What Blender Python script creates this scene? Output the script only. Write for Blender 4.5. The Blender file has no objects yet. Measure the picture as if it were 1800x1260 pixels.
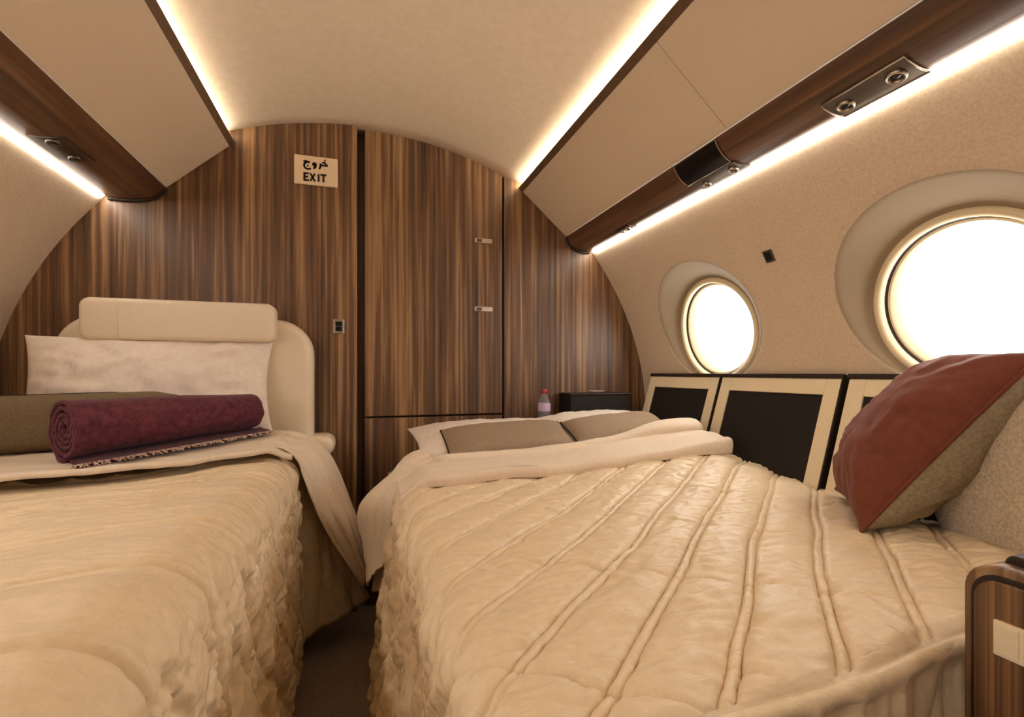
import bpy, bmesh, math, random
import numpy as np
from mathutils import Vector, Matrix

random.seed(7)
rng = np.random.default_rng(7)
S = bpy.context.scene
COL = S.collection

# ------------------------------------------------------------------ camera, light, exposure
cam_d = bpy.data.cameras.new('camera')
cam = bpy.data.objects.new('camera', cam_d)
COL.objects.link(cam)
cam_d.sensor_width = 36.0
cam_d.lens = 17.0
cam_d.clip_start = 0.02
cam_d.shift_y = 25.0 / 1800.0
cam.location = (0, 0, 0.95)
cam.rotation_euler = (math.radians(90), 0, math.radians(-17.31))
S.camera = cam

world = bpy.data.worlds.new('sky')
S.world = world
world.use_nodes = True
bg = world.node_tree.nodes['Background']
bg.inputs[0].default_value = (1.0, 0.97, 0.92, 1)
bg.inputs[1].default_value = 3.0

PANE_E = 7.0       # overexposed daylight in the panes
ADDED_PANE_E = 7.0  # unseen left wall windows, added to light the cabin
COVE_E = 44.0      # cove strips above the bins
STRIP_E = 18.0     # light strips under the bins
S.view_settings.view_transform = 'Standard'
S.view_settings.look = 'None'
S.view_settings.gamma = 1.0
S.view_settings.use_curve_mapping = False
S.view_settings.exposure = 0.55
S.cycles.use_denoising = True
S.cycles.max_bounces = 10
S.cycles.diffuse_bounces = 6
S.cycles.sample_clamp_indirect = 6.0

# ------------------------------------------------------------------ helpers
def lin(h):
    h = h.lstrip('#')
    c = [int(h[i:i + 2], 16) / 255 for i in (0, 2, 4)]
    return tuple((v / 12.92 if v <= 0.04045 else ((v + 0.055) / 1.055) ** 2.4) for v in c) + (1,)

def new_mat(name):
    m = bpy.data.materials.new(name)
    m.use_nodes = True
    return m, m.node_tree, m.node_tree.nodes['Principled BSDF']

def fabric(name, col, col2=None, scale=120, rough=0.9, bump=0.25, sheen=0.0, dist=0.002, stretch=(1, 1, 1), spec=0.25, lo=0.35, hi=0.65):
    m, nt, b = new_mat(name)
    tc = nt.nodes.new('ShaderNodeTexCoord')
    mp = nt.nodes.new('ShaderNodeMapping')
    mp.inputs['Scale'].default_value = stretch
    n = nt.nodes.new('ShaderNodeTexNoise')
    n.inputs['Scale'].default_value = scale
    n.inputs['Detail'].default_value = 6
    n.inputs['Roughness'].default_value = 0.65
    r = nt.nodes.new('ShaderNodeValToRGB')
    r.color_ramp.elements[0].position = lo
    r.color_ramp.elements[1].position = hi
    r.color_ramp.elements[0].color = lin(col2 or col)
    r.color_ramp.elements[1].color = lin(col)
    bp = nt.nodes.new('ShaderNodeBump')
    bp.inputs['Strength'].default_value = bump
    bp.inputs['Distance'].default_value = dist
    L = nt.links.new
    L(tc.outputs['Object'], mp.inputs[0]); L(mp.outputs[0], n.inputs[0])
    L(n.outputs[0], r.inputs[0]); L(r.outputs[0], b.inputs['Base Color'])
    L(n.outputs[0], bp.inputs['Height']); L(bp.outputs[0], b.inputs['Normal'])
    b.inputs['Roughness'].default_value = rough
    b.inputs['Specular IOR Level'].default_value = spec
    b.inputs['Sheen Weight'].default_value = sheen
    return m

def plain(name, col, rough=0.5, metal=0.0, spec=0.5):
    return fabric(name, col, None, 200, rough, 0.03, 0, 0.0005, spec=spec) if metal == 0 else metal_mat(name, col, rough)

def metal_mat(name, col, rough):
    m, nt, b = new_mat(name)
    b.inputs['Base Color'].default_value = lin(col)
    b.inputs['Metallic'].default_value = 1.0
    n = nt.nodes.new('ShaderNodeTexNoise'); n.inputs['Scale'].default_value = 300
    mr = nt.nodes.new('ShaderNodeMapRange')
    mr.inputs[3].default_value = rough - 0.05; mr.inputs[4].default_value = rough + 0.08
    nt.links.new(n.outputs[0], mr.inputs[0]); nt.links.new(mr.outputs[0], b.inputs['Roughness'])
    return m

def emis(name, col, s):
    m, nt, b = new_mat(name)
    b.inputs['Base Color'].default_value = (0.9, 0.9, 0.9, 1)
    b.inputs['Emission Color'].default_value = lin(col)
    b.inputs['Emission Strength'].default_value = s
    return m

def wood(name, axis, dark, mid, light, rough=0.44, fine=70):
    """striped walnut veneer; the grain runs along axis"""
    m, nt, b = new_mat(name)
    L = nt.links.new
    tc = nt.nodes.new('ShaderNodeTexCoord')
    def layer(sc, lng, det, seed, dis=0.0):
        mp = nt.nodes.new('ShaderNodeMapping')
        v = [sc, sc, sc]; v[axis] = lng
        mp.inputs['Scale'].default_value = v
        mp.inputs['Location'].default_value = (seed, seed * 1.7, seed * 0.6)
        n = nt.nodes.new('ShaderNodeTexNoise')
        n.inputs['Scale'].default_value = 1.0
        n.inputs['Detail'].default_value = det
        n.inputs['Distortion'].default_value = dis
        L(tc.outputs['Object'], mp.inputs[0]); L(mp.outputs[0], n.inputs[0])
        return n.outputs[0]
    a = layer(fine, 1.1, 4, 3.1, 0.15)
    c = layer(fine * 0.28, 0.8, 2, 9.2, 0.5)
    d = layer(fine * 3.5, 6.0, 2, 1.3)
    def mix(x, y, f):
        k = nt.nodes.new('ShaderNodeMix'); k.data_type = 'FLOAT'
        k.inputs[0].default_value = f
        L(x, k.inputs[2]); L(y, k.inputs[3])
        return k.outputs[0]
    s = mix(mix(a, c, 0.42), d, 0.14)
    r = nt.nodes.new('ShaderNodeValToRGB')
    e = r.color_ramp.elements
    e[0].position = 0.36; e[0].color = lin(dark)
    e[1].position = 0.68; e[1].color = lin(light)
    q = e.new(0.50); q.color = lin(mid)
    L(s, r.inputs[0]); L(r.outputs[0], b.inputs['Base Color'])
    bp = nt.nodes.new('ShaderNodeBump'); bp.inputs['Strength'].default_value = 0.08; bp.inputs['Distance'].default_value = 0.001
    L(s, bp.inputs['Height']); L(bp.outputs[0], b.inputs['Normal'])
    b.inputs['Roughness'].default_value = rough
    b.inputs['Coat Weight'].default_value = 0.06
    b.inputs['Coat Roughness'].default_value = 0.3
    return m

M = {}
M['wood'] = wood('walnut_upright', 2, '#34241a', '#68482f', '#b48e64')
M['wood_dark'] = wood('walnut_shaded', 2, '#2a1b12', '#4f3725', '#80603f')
M['wood_long'] = wood('walnut_long', 1, '#38241a', '#5c3f2b', '#825f41', 0.42, 45)
M['wall'] = fabric('wall_suede', '#d6c3ac', '#c6b095', 170, 0.95, 0.35, 0.1)
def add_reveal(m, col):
    # window recesses take a darker, greyer colour than the suede around them
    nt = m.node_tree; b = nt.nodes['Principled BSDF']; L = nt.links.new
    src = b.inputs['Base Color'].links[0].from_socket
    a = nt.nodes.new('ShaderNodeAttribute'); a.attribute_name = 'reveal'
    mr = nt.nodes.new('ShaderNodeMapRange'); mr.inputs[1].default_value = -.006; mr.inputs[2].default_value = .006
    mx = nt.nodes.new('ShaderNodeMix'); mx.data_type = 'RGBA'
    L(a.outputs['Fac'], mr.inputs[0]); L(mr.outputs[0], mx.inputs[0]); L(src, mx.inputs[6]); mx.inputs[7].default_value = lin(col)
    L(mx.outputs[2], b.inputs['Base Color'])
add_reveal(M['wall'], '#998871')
M['ceiling'] = fabric('ceiling_suede', '#dfcfba', '#d9c7b0', 40, 0.95, 0.1)
M['bin'] = fabric('bin_leather', '#dccab4', '#d7c4ad', 250, 0.6, 0.05)
M['quilt'] = fabric('quilt_satin', '#e2cdac', '#dac4a2', 55, 0.42, 0.35, 0.08, 0.004, spec=0.35)
def creases(m, sc, strength, dist):
    nt = m.node_tree; b = nt.nodes['Principled BSDF']; L = nt.links.new
    old = b.inputs['Normal'].links[0].from_node
    tc = nt.nodes.new('ShaderNodeTexCoord'); wn = nt.nodes.new('ShaderNodeTexNoise'); wn.inputs['Scale'].default_value = 9
    va = nt.nodes.new('ShaderNodeVectorMath'); va.operation = 'MULTIPLY_ADD'
    va.inputs[1].default_value = (.06, .06, .06)
    L(tc.outputs['Object'], wn.inputs[0]); L(wn.outputs['Color'], va.inputs[0]); L(tc.outputs['Object'], va.inputs[2])
    mp = nt.nodes.new('ShaderNodeMapping'); mp.inputs['Scale'].default_value = sc; mp.inputs['Rotation'].default_value = (0, 0, .12)
    n = nt.nodes.new('ShaderNodeTexNoise'); n.inputs['Scale'].default_value = 1.0; n.inputs['Detail'].default_value = 3
    mt = nt.nodes.new('ShaderNodeMath'); mt.operation = 'SUBTRACT'; mt.inputs[1].default_value = .5
    ab = nt.nodes.new('ShaderNodeMath'); ab.operation = 'ABSOLUTE'
    pw = nt.nodes.new('ShaderNodeMath'); pw.operation = 'POWER'; pw.inputs[1].default_value = .75
    bp = nt.nodes.new('ShaderNodeBump'); bp.inputs['Strength'].default_value = strength; bp.inputs['Distance'].default_value = dist
    L(va.outputs[0], mp.inputs[0]); L(mp.outputs[0], n.inputs[0]); L(n.outputs[0], mt.inputs[0]); L(mt.outputs[0], ab.inputs[0])
    L(ab.outputs[0], pw.inputs[0]); L(pw.outputs[0], bp.inputs['Height']); L(old.outputs[0], bp.inputs['Normal']); L(bp.outputs[0], b.inputs['Normal'])
creases(M['quilt'], (10, 27, 20), 0.30, 0.016)
M['sheet'] = fabric('sheet_cotton', '#e4d3be', '#dccab3', 90, 0.75, 0.15, 0.1)
M['white'] = fabric('pillow_cotton', '#ecdfd4', '#e3d4c8', 60, 0.65, 0.15, 0.1, 0.003)
M['grey'] = fabric('cushion_grey_weave', '#a28d78', '#8d7862', 260, 0.95, 0.4)
M['olive'] = fabric('cushion_olive_weave', '#7f6f57', '#6b5c46', 260, 0.95, 0.4)
M['piping'] = fabric('piping_dark', '#2a221c', None, 200, 0.8)
M['plum'] = fabric('blanket_plum', '#6a3340', '#4a202b', 60, 0.95, 0.6, 0.08, 0.004)
M['red'] = fabric('cushion_rust', '#733a28', '#693323', 45, 0.75, 0.2, 0.06, 0.004)
M['cushback'] = fabric('cushion_back_weave', '#a2947a', '#85765c', 150, 0.95, 0.6)
M['fleece'] = fabric('seat_fleece', '#d8c8b0', '#b09c82', 190, 0.98, 0.8, 0.3, 0.004)
M['leather'] = fabric('cream_leather', '#e4d5be', '#ddcdb5', 300, 0.42, 0.08, spec=0.4)
M['cream'] = fabric('cream_frame', '#e4d4b4', '#decdab', 200, 0.45, 0.05)
M['black'] = fabric('black_inset', '#231d18', '#1b1612', 300, 0.7, 0.3)
M['darktrim'] = fabric('dark_trim', '#30241c', '#281c16', 100, 0.45, 0.1)
M['railbrown'] = fabric('rail_brown', '#6b5440', '#5e4936', 100, 0.5, 0.1)
M['carpet'] = fabric('carpet', '#b3a490', '#8f806d', 120, 1.0, 1.0, 0.2, 0.006)
M['chrome'] = metal_mat('chrome', '#b9ada0', 0.3)
M['gunmetal'] = metal_mat('gunmetal', '#6a625b', 0.4)
M['screen'] = plain('screen_black', '#0c0b0c', 0.25)
M['ivory'] = plain('ivory_plastic', '#e6d2b4', 0.45)
M['ink'] = plain('ink_dark', '#2a1a14', 0.6)
M['cove'] = emis('cove_glow', '#fff0d6', COVE_E)
M['cove_dim'] = emis('cove_glow_dim', '#fff4de', COVE_E * .40)
M['strip'] = emis('strip_glow', '#fff3e2', STRIP_E)
M['pane'] = emis('daylit_pane', '#fffaf2', PANE_E)
M['pane_added'] = emis('added_left_pane', '#fffaf2', ADDED_PANE_E)
M['capred'] = plain('cap_red', '#a32a2c', 0.4)
M['blabel'] = fabric('bottle_label', '#d9a7b9', '#a7a9d0', 60, 0.5)
gm, gnt, gb = new_mat('clear_plastic')
gb.inputs['Base Color'].default_value = (0.95, 0.95, 1.0, 1)
gb.inputs['Transmission Weight'].default_value = 0.9
gb.inputs['Roughness'].default_value = 0.12
gb.inputs['IOR'].default_value = 1.2
M['plastic'] = gm

def link(name, me, mats, parent=None, smooth=True, mw=None):
    o = bpy.data.objects.new(name, me)
    COL.objects.link(o)
    for m in (mats if isinstance(mats, (list, tuple)) else [mats]):
        me.materials.append(M[m])
    if smooth:
        me.polygons.foreach_set('use_smooth', [True] * len(me.polygons))
    if mw is not None:
        o.matrix_world = mw
    if parent is not None:
        o.parent = parent
    return o

def mesh(name, V, F, mats, parent=None, smooth=True, mw=None, fix=True):
    me = bpy.data.meshes.new(name)
    me.from_pydata([tuple(map(float, v)) for v in V], [], [tuple(map(int, f)) for f in F])
    if fix:
        bm = bmesh.new(); bm.from_mesh(me)
        bmesh.ops.recalc_face_normals(bm, faces=bm.faces)
        bm.to_mesh(me); bm.free()
    me.update()
    return link(name, me, mats, parent, smooth, mw)

def thing(name, label, cat, loc=(0, 0, 0), group=None, mw=None):
    o = bpy.data.objects.new(name, None)
    COL.objects.link(o)
    o.empty_display_size = 0.05
    if mw is not None:
        o.matrix_world = mw
    else:
        o.location = loc
    return tag(o, label, cat, group)

def tag(o, label, cat, group=None):
    o['label'] = label; o['category'] = cat
    if group: o['group'] = group
    return o

def struct(o):
    o['kind'] = 'structure'
    return o

def local(o, P):
    """world points as coordinates of an unrotated Empty"""
    return [Vector(p) - o.location for p in P]

def grid_faces(nu, nv, close_u=False):
    F = []
    for i in range(nu if close_u else nu - 1):
        for j in range(nv - 1):
            a = i * nv + j; b = ((i + 1) % nu) * nv + j
            F.append((a, b, b + 1, a + 1))
    return F

def solid(o, t, off=-1):
    md = o.modifiers.new('thick', 'SOLIDIFY'); md.thickness = t; md.offset = off
    return o

def subsurf(o, n=1):
    md = o.modifiers.new('smooth', 'SUBSURF'); md.levels = n; md.render_levels = n
    return o

def box(name, x0, x1, y0, y1, z0, z1, mat, parent=None, bev=0.004, seg=2, off=(0, 0, 0)):
    bm = bmesh.new()
    bmesh.ops.create_cube(bm, size=1)
    for v in bm.verts:
        v.co = Vector(((x0 + x1) / 2 + v.co.x * (x1 - x0), (y0 + y1) / 2 + v.co.y * (y1 - y0), (z0 + z1) / 2 + v.co.z * (z1 - z0))) - Vector(off)
    if bev:
        bmesh.ops.bevel(bm, geom=bm.edges[:], offset=bev, segments=seg, affect='EDGES', profile=0.5)
    me = bpy.data.meshes.new(name); bm.to_mesh(me); bm.free()
    return link(name, me, mat, parent, smooth=bev > 0 and seg > 2)

def extrude_poly(name, pts, d0, d1, mapf, mat, parent=None, bev=0.0, seg=2, smooth=False):
    """pts: 2-D outline; mapf(a, b, d) -> 3-D"""
    n = len(pts)
    bm = bmesh.new()
    A = [bm.verts.new(mapf(p[0], p[1], d0)) for p in pts]
    B = [bm.verts.new(mapf(p[0], p[1], d1)) for p in pts]
    bm.faces.new(A); bm.faces.new(B[::-1])
    for i in range(n):
        bm.faces.new((A[i], B[i], B[(i + 1) % n], A[(i + 1) % n]))
    bmesh.ops.recalc_face_normals(bm, faces=bm.faces)
    if bev:
        sharp = [e for e in bm.edges if len(e.link_faces) == 2 and e.calc_face_angle(0) > 0.6]
        bmesh.ops.bevel(bm, geom=sharp, offset=bev, segments=seg, affect='EDGES', profile=0.5)
    me = bpy.data.meshes.new(name); bm.to_mesh(me); bm.free()
    return link(name, me, mat, parent, smooth)

def tube(name, pts, r, mat, parent=None, closed=False, ns=8, mw=None):
    P = [np.array(p, float) for p in pts]
    n = len(P); V = []; F = []
    prev = None
    for i in range(n):
        if closed: t = P[(i + 1) % n] - P[i - 1]
        else: t = P[min(i + 1, n - 1)] - P[max(i - 1, 0)]
        t /= np.linalg.norm(t) + 1e-12
        if prev is None:
            ref = np.array([0, 0, 1.0]) if abs(t[2]) < 0.9 else np.array([1.0, 0, 0])
            a = np.cross(t, ref)
        else:
            a = prev - t * np.dot(prev, t)
        a /= np.linalg.norm(a) + 1e-12; prev = a
        b = np.cross(t, a)
        rr = r[i] if hasattr(r, '__len__') else r
        for k in range(ns):
            w = 2 * math.pi * k / ns
            V.append(P[i] + rr * (math.cos(w) * a + math.sin(w) * b))
    for i in range(n if closed else n - 1):
        j = (i + 1) % n
        for k in range(ns):
            F.append((i * ns + k, j * ns + k, j * ns + (k + 1) % ns, i * ns + (k + 1) % ns))
    if not closed:
        F.append(tuple(range(ns))[::-1]); F.append(tuple((n - 1) * ns + k for k in range(ns)))
    return mesh(name, V, F, mat, parent, True, mw)

def lathe(name, prof, mat, parent=None, ns=28, mw=None, loc=(0, 0, 0)):
    V = []; F = []
    for r, z in prof:
        for k in range(ns):
            w = 2 * math.pi * k / ns
            V.append((loc[0] + r * math.cos(w), loc[1] + r * math.sin(w), loc[2] + z))
    m = len(prof)
    for i in range(m - 1):
        for k in range(ns):
            F.append((i * ns + k, i * ns + (k + 1) % ns, (i + 1) * ns + (k + 1) % ns, (i + 1) * ns + k))
    F.append(tuple(range(ns))[::-1]); F.append(tuple((m - 1) * ns + k for k in range(ns)))
    return mesh(name, V, F, mat, parent, True, mw)

# value-gradient noise in numpy
_P = rng.permutation(512)
_G = rng.uniform(0, 2 * math.pi, 512)
def pn(x, y, seed=0):
    x = np.asarray(x, float) + 100; y = np.asarray(y, float) + 100
    xi = np.floor(x).astype(int); yi = np.floor(y).astype(int)
    fx = x - xi; fy = y - yi
    def g(ix, iy, dx, dy):
        h = _G[(_P[(ix + seed * 17) % 512] + iy) % 512]
        return np.cos(h) * dx + np.sin(h) * dy
    u = fx * fx * fx * (fx * (fx * 6 - 15) + 10); v = fy * fy * fy * (fy * (fy * 6 - 15) + 10)
    a = g(xi, yi, fx, fy) * (1 - u) + g(xi + 1, yi, fx - 1, fy) * u
    b = g(xi, yi + 1, fx, fy - 1) * (1 - u) + g(xi + 1, yi + 1, fx - 1, fy - 1) * u
    return (a * (1 - v) + b * v) * 1.5
def fbm(x, y, seed=0, o=3):
    s = 0; a = 1.0
    for k in range(o):
        s = s + a * pn(x * 2 ** k, y * 2 ** k, seed + k); a *= 0.5
    return s

def sst(a, b, x):
    t = np.clip((np.asarray(x, float) - a) / (b - a), 0, 1)
    return t * t * (3 - 2 * t)

def catmull(P, n):
    """P (k, ..., 3) resampled to n along axis 0"""
    P = np.asarray(P, float); k = len(P)
    t = np.linspace(0, k - 1, n); i = np.minimum(t.astype(int), k - 2); f = (t - i).reshape((-1,) + (1,) * (P.ndim - 1))
    p1 = P[i]; p2 = P[i + 1]
    p0 = np.where((i > 0).reshape(f.shape), P[np.maximum(i - 1, 0)], 2 * p1 - p2)
    p3 = np.where((i < k - 2).reshape(f.shape), P[np.minimum(i + 2, k - 1)], 2 * p2 - p1)
    return 0.5 * (2 * p1 + (p2 - p0) * f + (2 * p0 - 5 * p1 + 4 * p2 - p3) * f ** 2 + (3 * p1 - p0 - 3 * p2 + p3) * f ** 3)

def normals(P):
    du = np.gradient(P, axis=0); dv = np.gradient(P, axis=1)
    n = np.cross(du, dv)
    return n / (np.linalg.norm(n, axis=2, keepdims=True) + 1e-12)

def patch(name, ctrl, nu, nv, mat, parent=None, th=0.004, wr=0.003, seed=3, off=(0, 0, 0)):
    C = catmull(ctrl, nu)
    C = np.swapaxes(catmull(np.swapaxes(C, 0, 1), nv), 0, 1)
    N = normals(C)
    u, v = np.meshgrid(np.linspace(0, 1, nu), np.linspace(0, 1, nv), indexing='ij')
    C = C + N * (wr * fbm(u * 3, v * 7, seed, 3))[..., None]
    o = mesh(name, C.reshape(-1, 3) - np.array(off), grid_faces(nu, nv), mat, parent, fix=False)
    return solid(o, th, 0)

# ------------------------------------------------------------------ cabin section
CX, CZ, R = 0.0683, 0.7079, 1.2517          # side wall circle
KX, KZ, KR = 0.0296, 0.4875, 1.4470         # ceiling circle
Y0, Y1 = -1.7, 2.05                          # cabin ends
BACK = 2.05
WIN_A = math.radians(18.2)
WIN_Y = [1.535, 0.731, -0.073]
def cyl(y, a, n=0.0):
    return np.stack([CX + (R + n) * np.cos(a), y + 0 * a, CZ + (R + n) * np.sin(a)], -1)

def win_depth(s):
    """the window plane stands steeper than the wall: deep at its top, nearly flush below"""
    return 0.046 + 0.17 * np.clip(s, -0.20, 0.20)

def side_wall(name, right, step):
    ys = np.arange(Y0, Y1 + 0.06 + step, step)
    aa = np.arange(math.radians(-35), math.radians(44), step / R)
    Yg, Ag = np.meshgrid(ys, aa, indexing='ij')
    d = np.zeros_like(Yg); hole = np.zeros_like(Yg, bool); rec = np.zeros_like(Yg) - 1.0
    for wy in (WIN_Y if right else [0.731, -0.073, -0.877]):
        dy = Yg - wy; ds = (Ag - WIN_A) * R
        q = np.sqrt((dy / 0.265) ** 2 + ((ds - 0.05) / 0.240) ** 2)
        p = np.sqrt((dy / 0.200) ** 2 + (ds / 0.185) ** 2)
        k = np.where(p <= 1, 1.0, np.clip(1 - q, 0, 1) / (np.clip(1 - q, 0, 1) + np.clip(p - 1, 0, None) * .8 + 1e-6))
        d = np.maximum(d, win_depth(ds) * k)
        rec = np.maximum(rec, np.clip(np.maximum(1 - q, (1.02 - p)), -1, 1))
        hole |= (dy / 0.200) ** 2 + (ds / 0.185) ** 2 < 1
    A = Ag if right else math.pi - Ag
    P = cyl(Yg, A, d)
    nu, nv = Yg.shape
    F = [f for f in grid_faces(nu, nv) if not all(hole.flat[i] for i in f)]
    o = mesh(name, P.reshape(-1, 3), F, 'wall', fix=False)
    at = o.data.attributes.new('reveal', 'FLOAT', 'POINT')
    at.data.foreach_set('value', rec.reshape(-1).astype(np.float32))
    return struct(o)

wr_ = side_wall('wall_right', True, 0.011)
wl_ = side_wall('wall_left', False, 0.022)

WIN_LEFT = [0.731, -0.073, -0.877]  # out of view, put in to brighten the bins opposite
def window(n, wy, right):
    def loop(hx, hs, dep, k=72):
        out = []
        for i in range(k):
            w = 2 * math.pi * i / k
            a = WIN_A + hs * math.sin(w) / R
            if not right: a = math.pi - a
            out.append(cyl(wy + hx * math.cos(w), np.array(a), dep + float(win_depth(hs * math.sin(w)))))
        return out
    k = 72
    def loft(name, loops, mat, parent=None, cap=False):
        V = [p for l in loops for p in l]
        F = []
        for i in range(len(loops) - 1):
            for j in range(k):
                F.append((i * k + j, i * k + (j + 1) % k, (i + 1) * k + (j + 1) % k, (i + 1) * k + j))
        if cap: F.append(tuple((len(loops) - 1) * k + j for j in range(k)))
        return mesh(name, V, F, mat, parent, True)
    fr = loft('window_%d' % n, [loop(.208, .193, .006), loop(.204, .189, -.009), loop(.196, .181, -.012), loop(.187, .172, -.008), loop(.183, .168, .012)], 'cream')
    struct(fr)
    ring = loft('window_seal', [loop(.184, .169, .004), loop(.1795, .1645, .009)], 'darktrim', fr)
    ring2 = loft('window_reveal', [loop(.1795, .1645, .009), loop(.174, .159, .009), loop(.168, .153, .042), loop(.165, .150, .044)], 'cream', fr)
    pane = loft('window_pane', [loop(.170, .155, .043), loop(.12, .11, .043), loop(.06, .055, .043), loop(.01, .009, .043)], 'pane' if right else 'pane_added', fr, True)
n = 1
for wy in WIN_Y:
    window(n, wy, True); n += 1
for wy in WIN_LEFT:
    window(n, wy, False); n += 1

# floor, ceiling, ends
struct(box('floor', CX - 1.12, CX + 1.12, Y0, Y1 + 0.06, -0.06, 0.0, 'carpet', bev=0))
xs = np.linspace(-0.72, 0.90, 60)
def ceil_z(x):
    dx = np.abs(x - KX)
    z = KZ + np.sqrt(KR ** 2 - np.minimum(dx, 0.6) ** 2)
    return z - np.maximum(dx - 0.6, 0) * 0.22
ys = np.linspace(Y0, Y1 + 0.05, 30)
Xg, Yg = np.meshgrid(xs, ys, indexing='ij')
cl = mesh('ceiling', np.stack([Xg, Yg, ceil_z(Xg)], -1).reshape(-1, 3), grid_faces(60, 30), 'ceiling', fix=False)
solid(cl, 0.02, 1); struct(cl)

def arc_outline(x0, x1, zb, rr=R + 0.03, n=40):
    pts = [(x0, zb)]
    pts.append((x1, zb))
    for x in np.linspace(x1, x0, n):
        pts.append((x, CZ + math.sqrt(max(rr * rr - (x - CX) ** 2, 0.0))))
    return pts
def circ_outline(x0, x1, rr=R + 0.03, zb=-0.02, n=60):
    """part of the bulkhead disc between two x values"""
    lo = lambda x: max(zb, CZ - math.sqrt(max(rr * rr - (x - CX) ** 2, 0.0)))
    up = lambda x: CZ + math.sqrt(max(rr * rr - (x - CX) ** 2, 0.0))
    X = CX + np.sin(np.linspace(math.asin((x0 - CX) / rr), math.asin((x1 - CX) / rr), n)) * rr
    pts = [(x, lo(x)) for x in X] + [(x, up(x)) for x in X[::-1]]
    out = []
    for p in pts:
        if not out or abs(p[0] - out[-1][0]) + abs(p[1] - out[-1][1]) > 1e-4: out.append(p)
    if abs(out[0][0] - out[-1][0]) + abs(out[0][1] - out[-1][1]) < 1e-4: out.pop()
    return out
mp_xz = lambda a, b, d: (a, d, b)
rb = R + 0.03
struct(extrude_poly('wall_front', circ_outline(CX - rb + .001, CX + rb - .001), Y0 - 0.03, Y0, mp_xz, 'wood'))
struct(extrude_poly('wall_back', circ_outline(CX - rb + .001, CX + rb - .001), BACK + 0.05, BACK + 0.09, mp_xz, 'wood_dark'))
struct(extrude_poly('trim_1', circ_outline(CX - rb + .001, -0.016), BACK - 0.028, BACK + 0.05, mp_xz, 'wood', bev=0.003))
struct(extrude_poly('trim_2', circ_outline(0.602, CX + rb - .001), BACK - 0.004, BACK + 0.05, mp_xz, 'wood', bev=0.002))

# wardrobe between the two fixed panels
wd = thing('wardrobe', 'walnut wardrobe built into the bulkhead with one tall door and two small latches', 'wardrobe', (0.3, BACK, 0))
def slab(name, x0, x1, z0, z1, y0, y1, mat, parent, bev=0.002):
    return box(name, x0, x1, y0, y1, z0, z1, mat, parent, bev, 2, parent.location)
ol = [p for p in circ_outline(0.014, 0.594, R + 0.028)]
top = [(x, z) for x, z in ol if z > 1.0]
dpts = [(0.014, 0.772), (0.594, 0.772)] + top
dr = extrude_poly('door', [(p[0] - 0.3, p[1]) for p in dpts], 0.0, 0.028, mp_xz, 'wood', wd, bev=0.002)
lo = slab('lower_door', 0.014, 0.594, 0.004, 0.764, BACK, BACK + 0.028, 'wood', wd)
for z in (1.524, 1.227):
    a = slab('latch', 0.468, 0.548, z - 0.011, z + 0.011, BACK - 0.006, BACK + 0.002, 'chrome', wd, 0.003)
    a.parent = dr
    b2 = slab('latch_button', 0.476, 0.50, z - 0.007, z + 0.007, BACK - 0.010, BACK - 0.005, 'gunmetal', wd, 0.002)
    b2.parent = dr

# ------------------------------------------------------------------ overhead bins
def run(name, pts, y0, y1, mat, parent=None, bev=0.002, smooth=False):
    off = parent.location if parent is not None else Vector((0, 0, 0))
    return extrude_poly(name, pts, y0, y1, lambda a, b, d: (a - off[0], d - off[1], b - off[2]), mat, parent, bev, 2, smooth)
RP = dict(u=(.665, 1.770), l=(.685, 1.755), f0=(.684, 1.758), f1=(.895, 1.575),
          wood=[(.895, 1.571), (.907, 1.549), (.925, 1.530), (.95, 1.517), (.98, 1.510), (1.014, 1.512)],
          s0=(1.010, 1.521), s1=(1.026, 1.503), back=(.86, 1.733), inb=(.99, 1.60))
LP = dict(u=(-.455, 1.818), l=(-.468, 1.787), f0=(-.466, 1.788), f1=(-.664, 1.613),
          wood=[(-.664, 1.609), (-.680, 1.589), (-.70, 1.574), (-.735, 1.563), (-.78, 1.557), (-.838, 1.558)],
          s0=(-.833, 1.568), s1=(-.852, 1.548), back=(-.66, 1.765), inb=(-.80, 1.63))
def bin_unit(Pf, y0, y1, label, name='overhead_bin'):
    f0, f1 = np.array(Pf['f0']), np.array(Pf['f1'])
    t = thing(name, label, 'overhead bin', (float((f0[0] + f1[0]) / 2), (y0 + y1) / 2, float(f1[1])), 'overhead bins along the cabin sides')
    e = (f1 - f0) / np.linalg.norm(f1 - f0)
    nn = np.array([-e[1], e[0]]) * (1 if f0[0] > 0 else -1)      # into the bin
    if np.dot(nn, np.array(Pf['back']) - f0) < 0: nn = -nn
    a, b = f0 + nn * .003, f1 + nn * .003
    run('bin_body', [tuple(a), tuple(b), Pf['inb'], Pf['back'], tuple(f0 + nn * .010)], y0, y1, 'bin', t, 0)
    run('bin_door', [tuple(f0), tuple(f1), tuple(f1 + nn * .017), tuple(f0 + nn * .017)], y0 + .0012, y1 - .0012, 'bin', t, .0012)
    return t
bin_unit(RP, 1.02, BACK - .005, 'beige overhead bin on the window side, nearest the walnut bulkhead')
bin_unit(RP, -.25, 1.02, 'long beige overhead bin on the window side, nearer the viewer, beyond the panel seam')
bin_unit(LP, 1.862, BACK - .03, 'short beige end piece of the overhead bins touching the bulkhead by the exit sign')
bin_unit(LP, .45, 1.862, 'long beige overhead bin above the bed with the plum blanket')
bin_unit(RP, -1.69, -.25, 'beige overhead bin on the window side, behind the viewer')
bin_unit(LP, -1.69, .45, 'beige overhead bin opposite the windows, behind the viewer')

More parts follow.
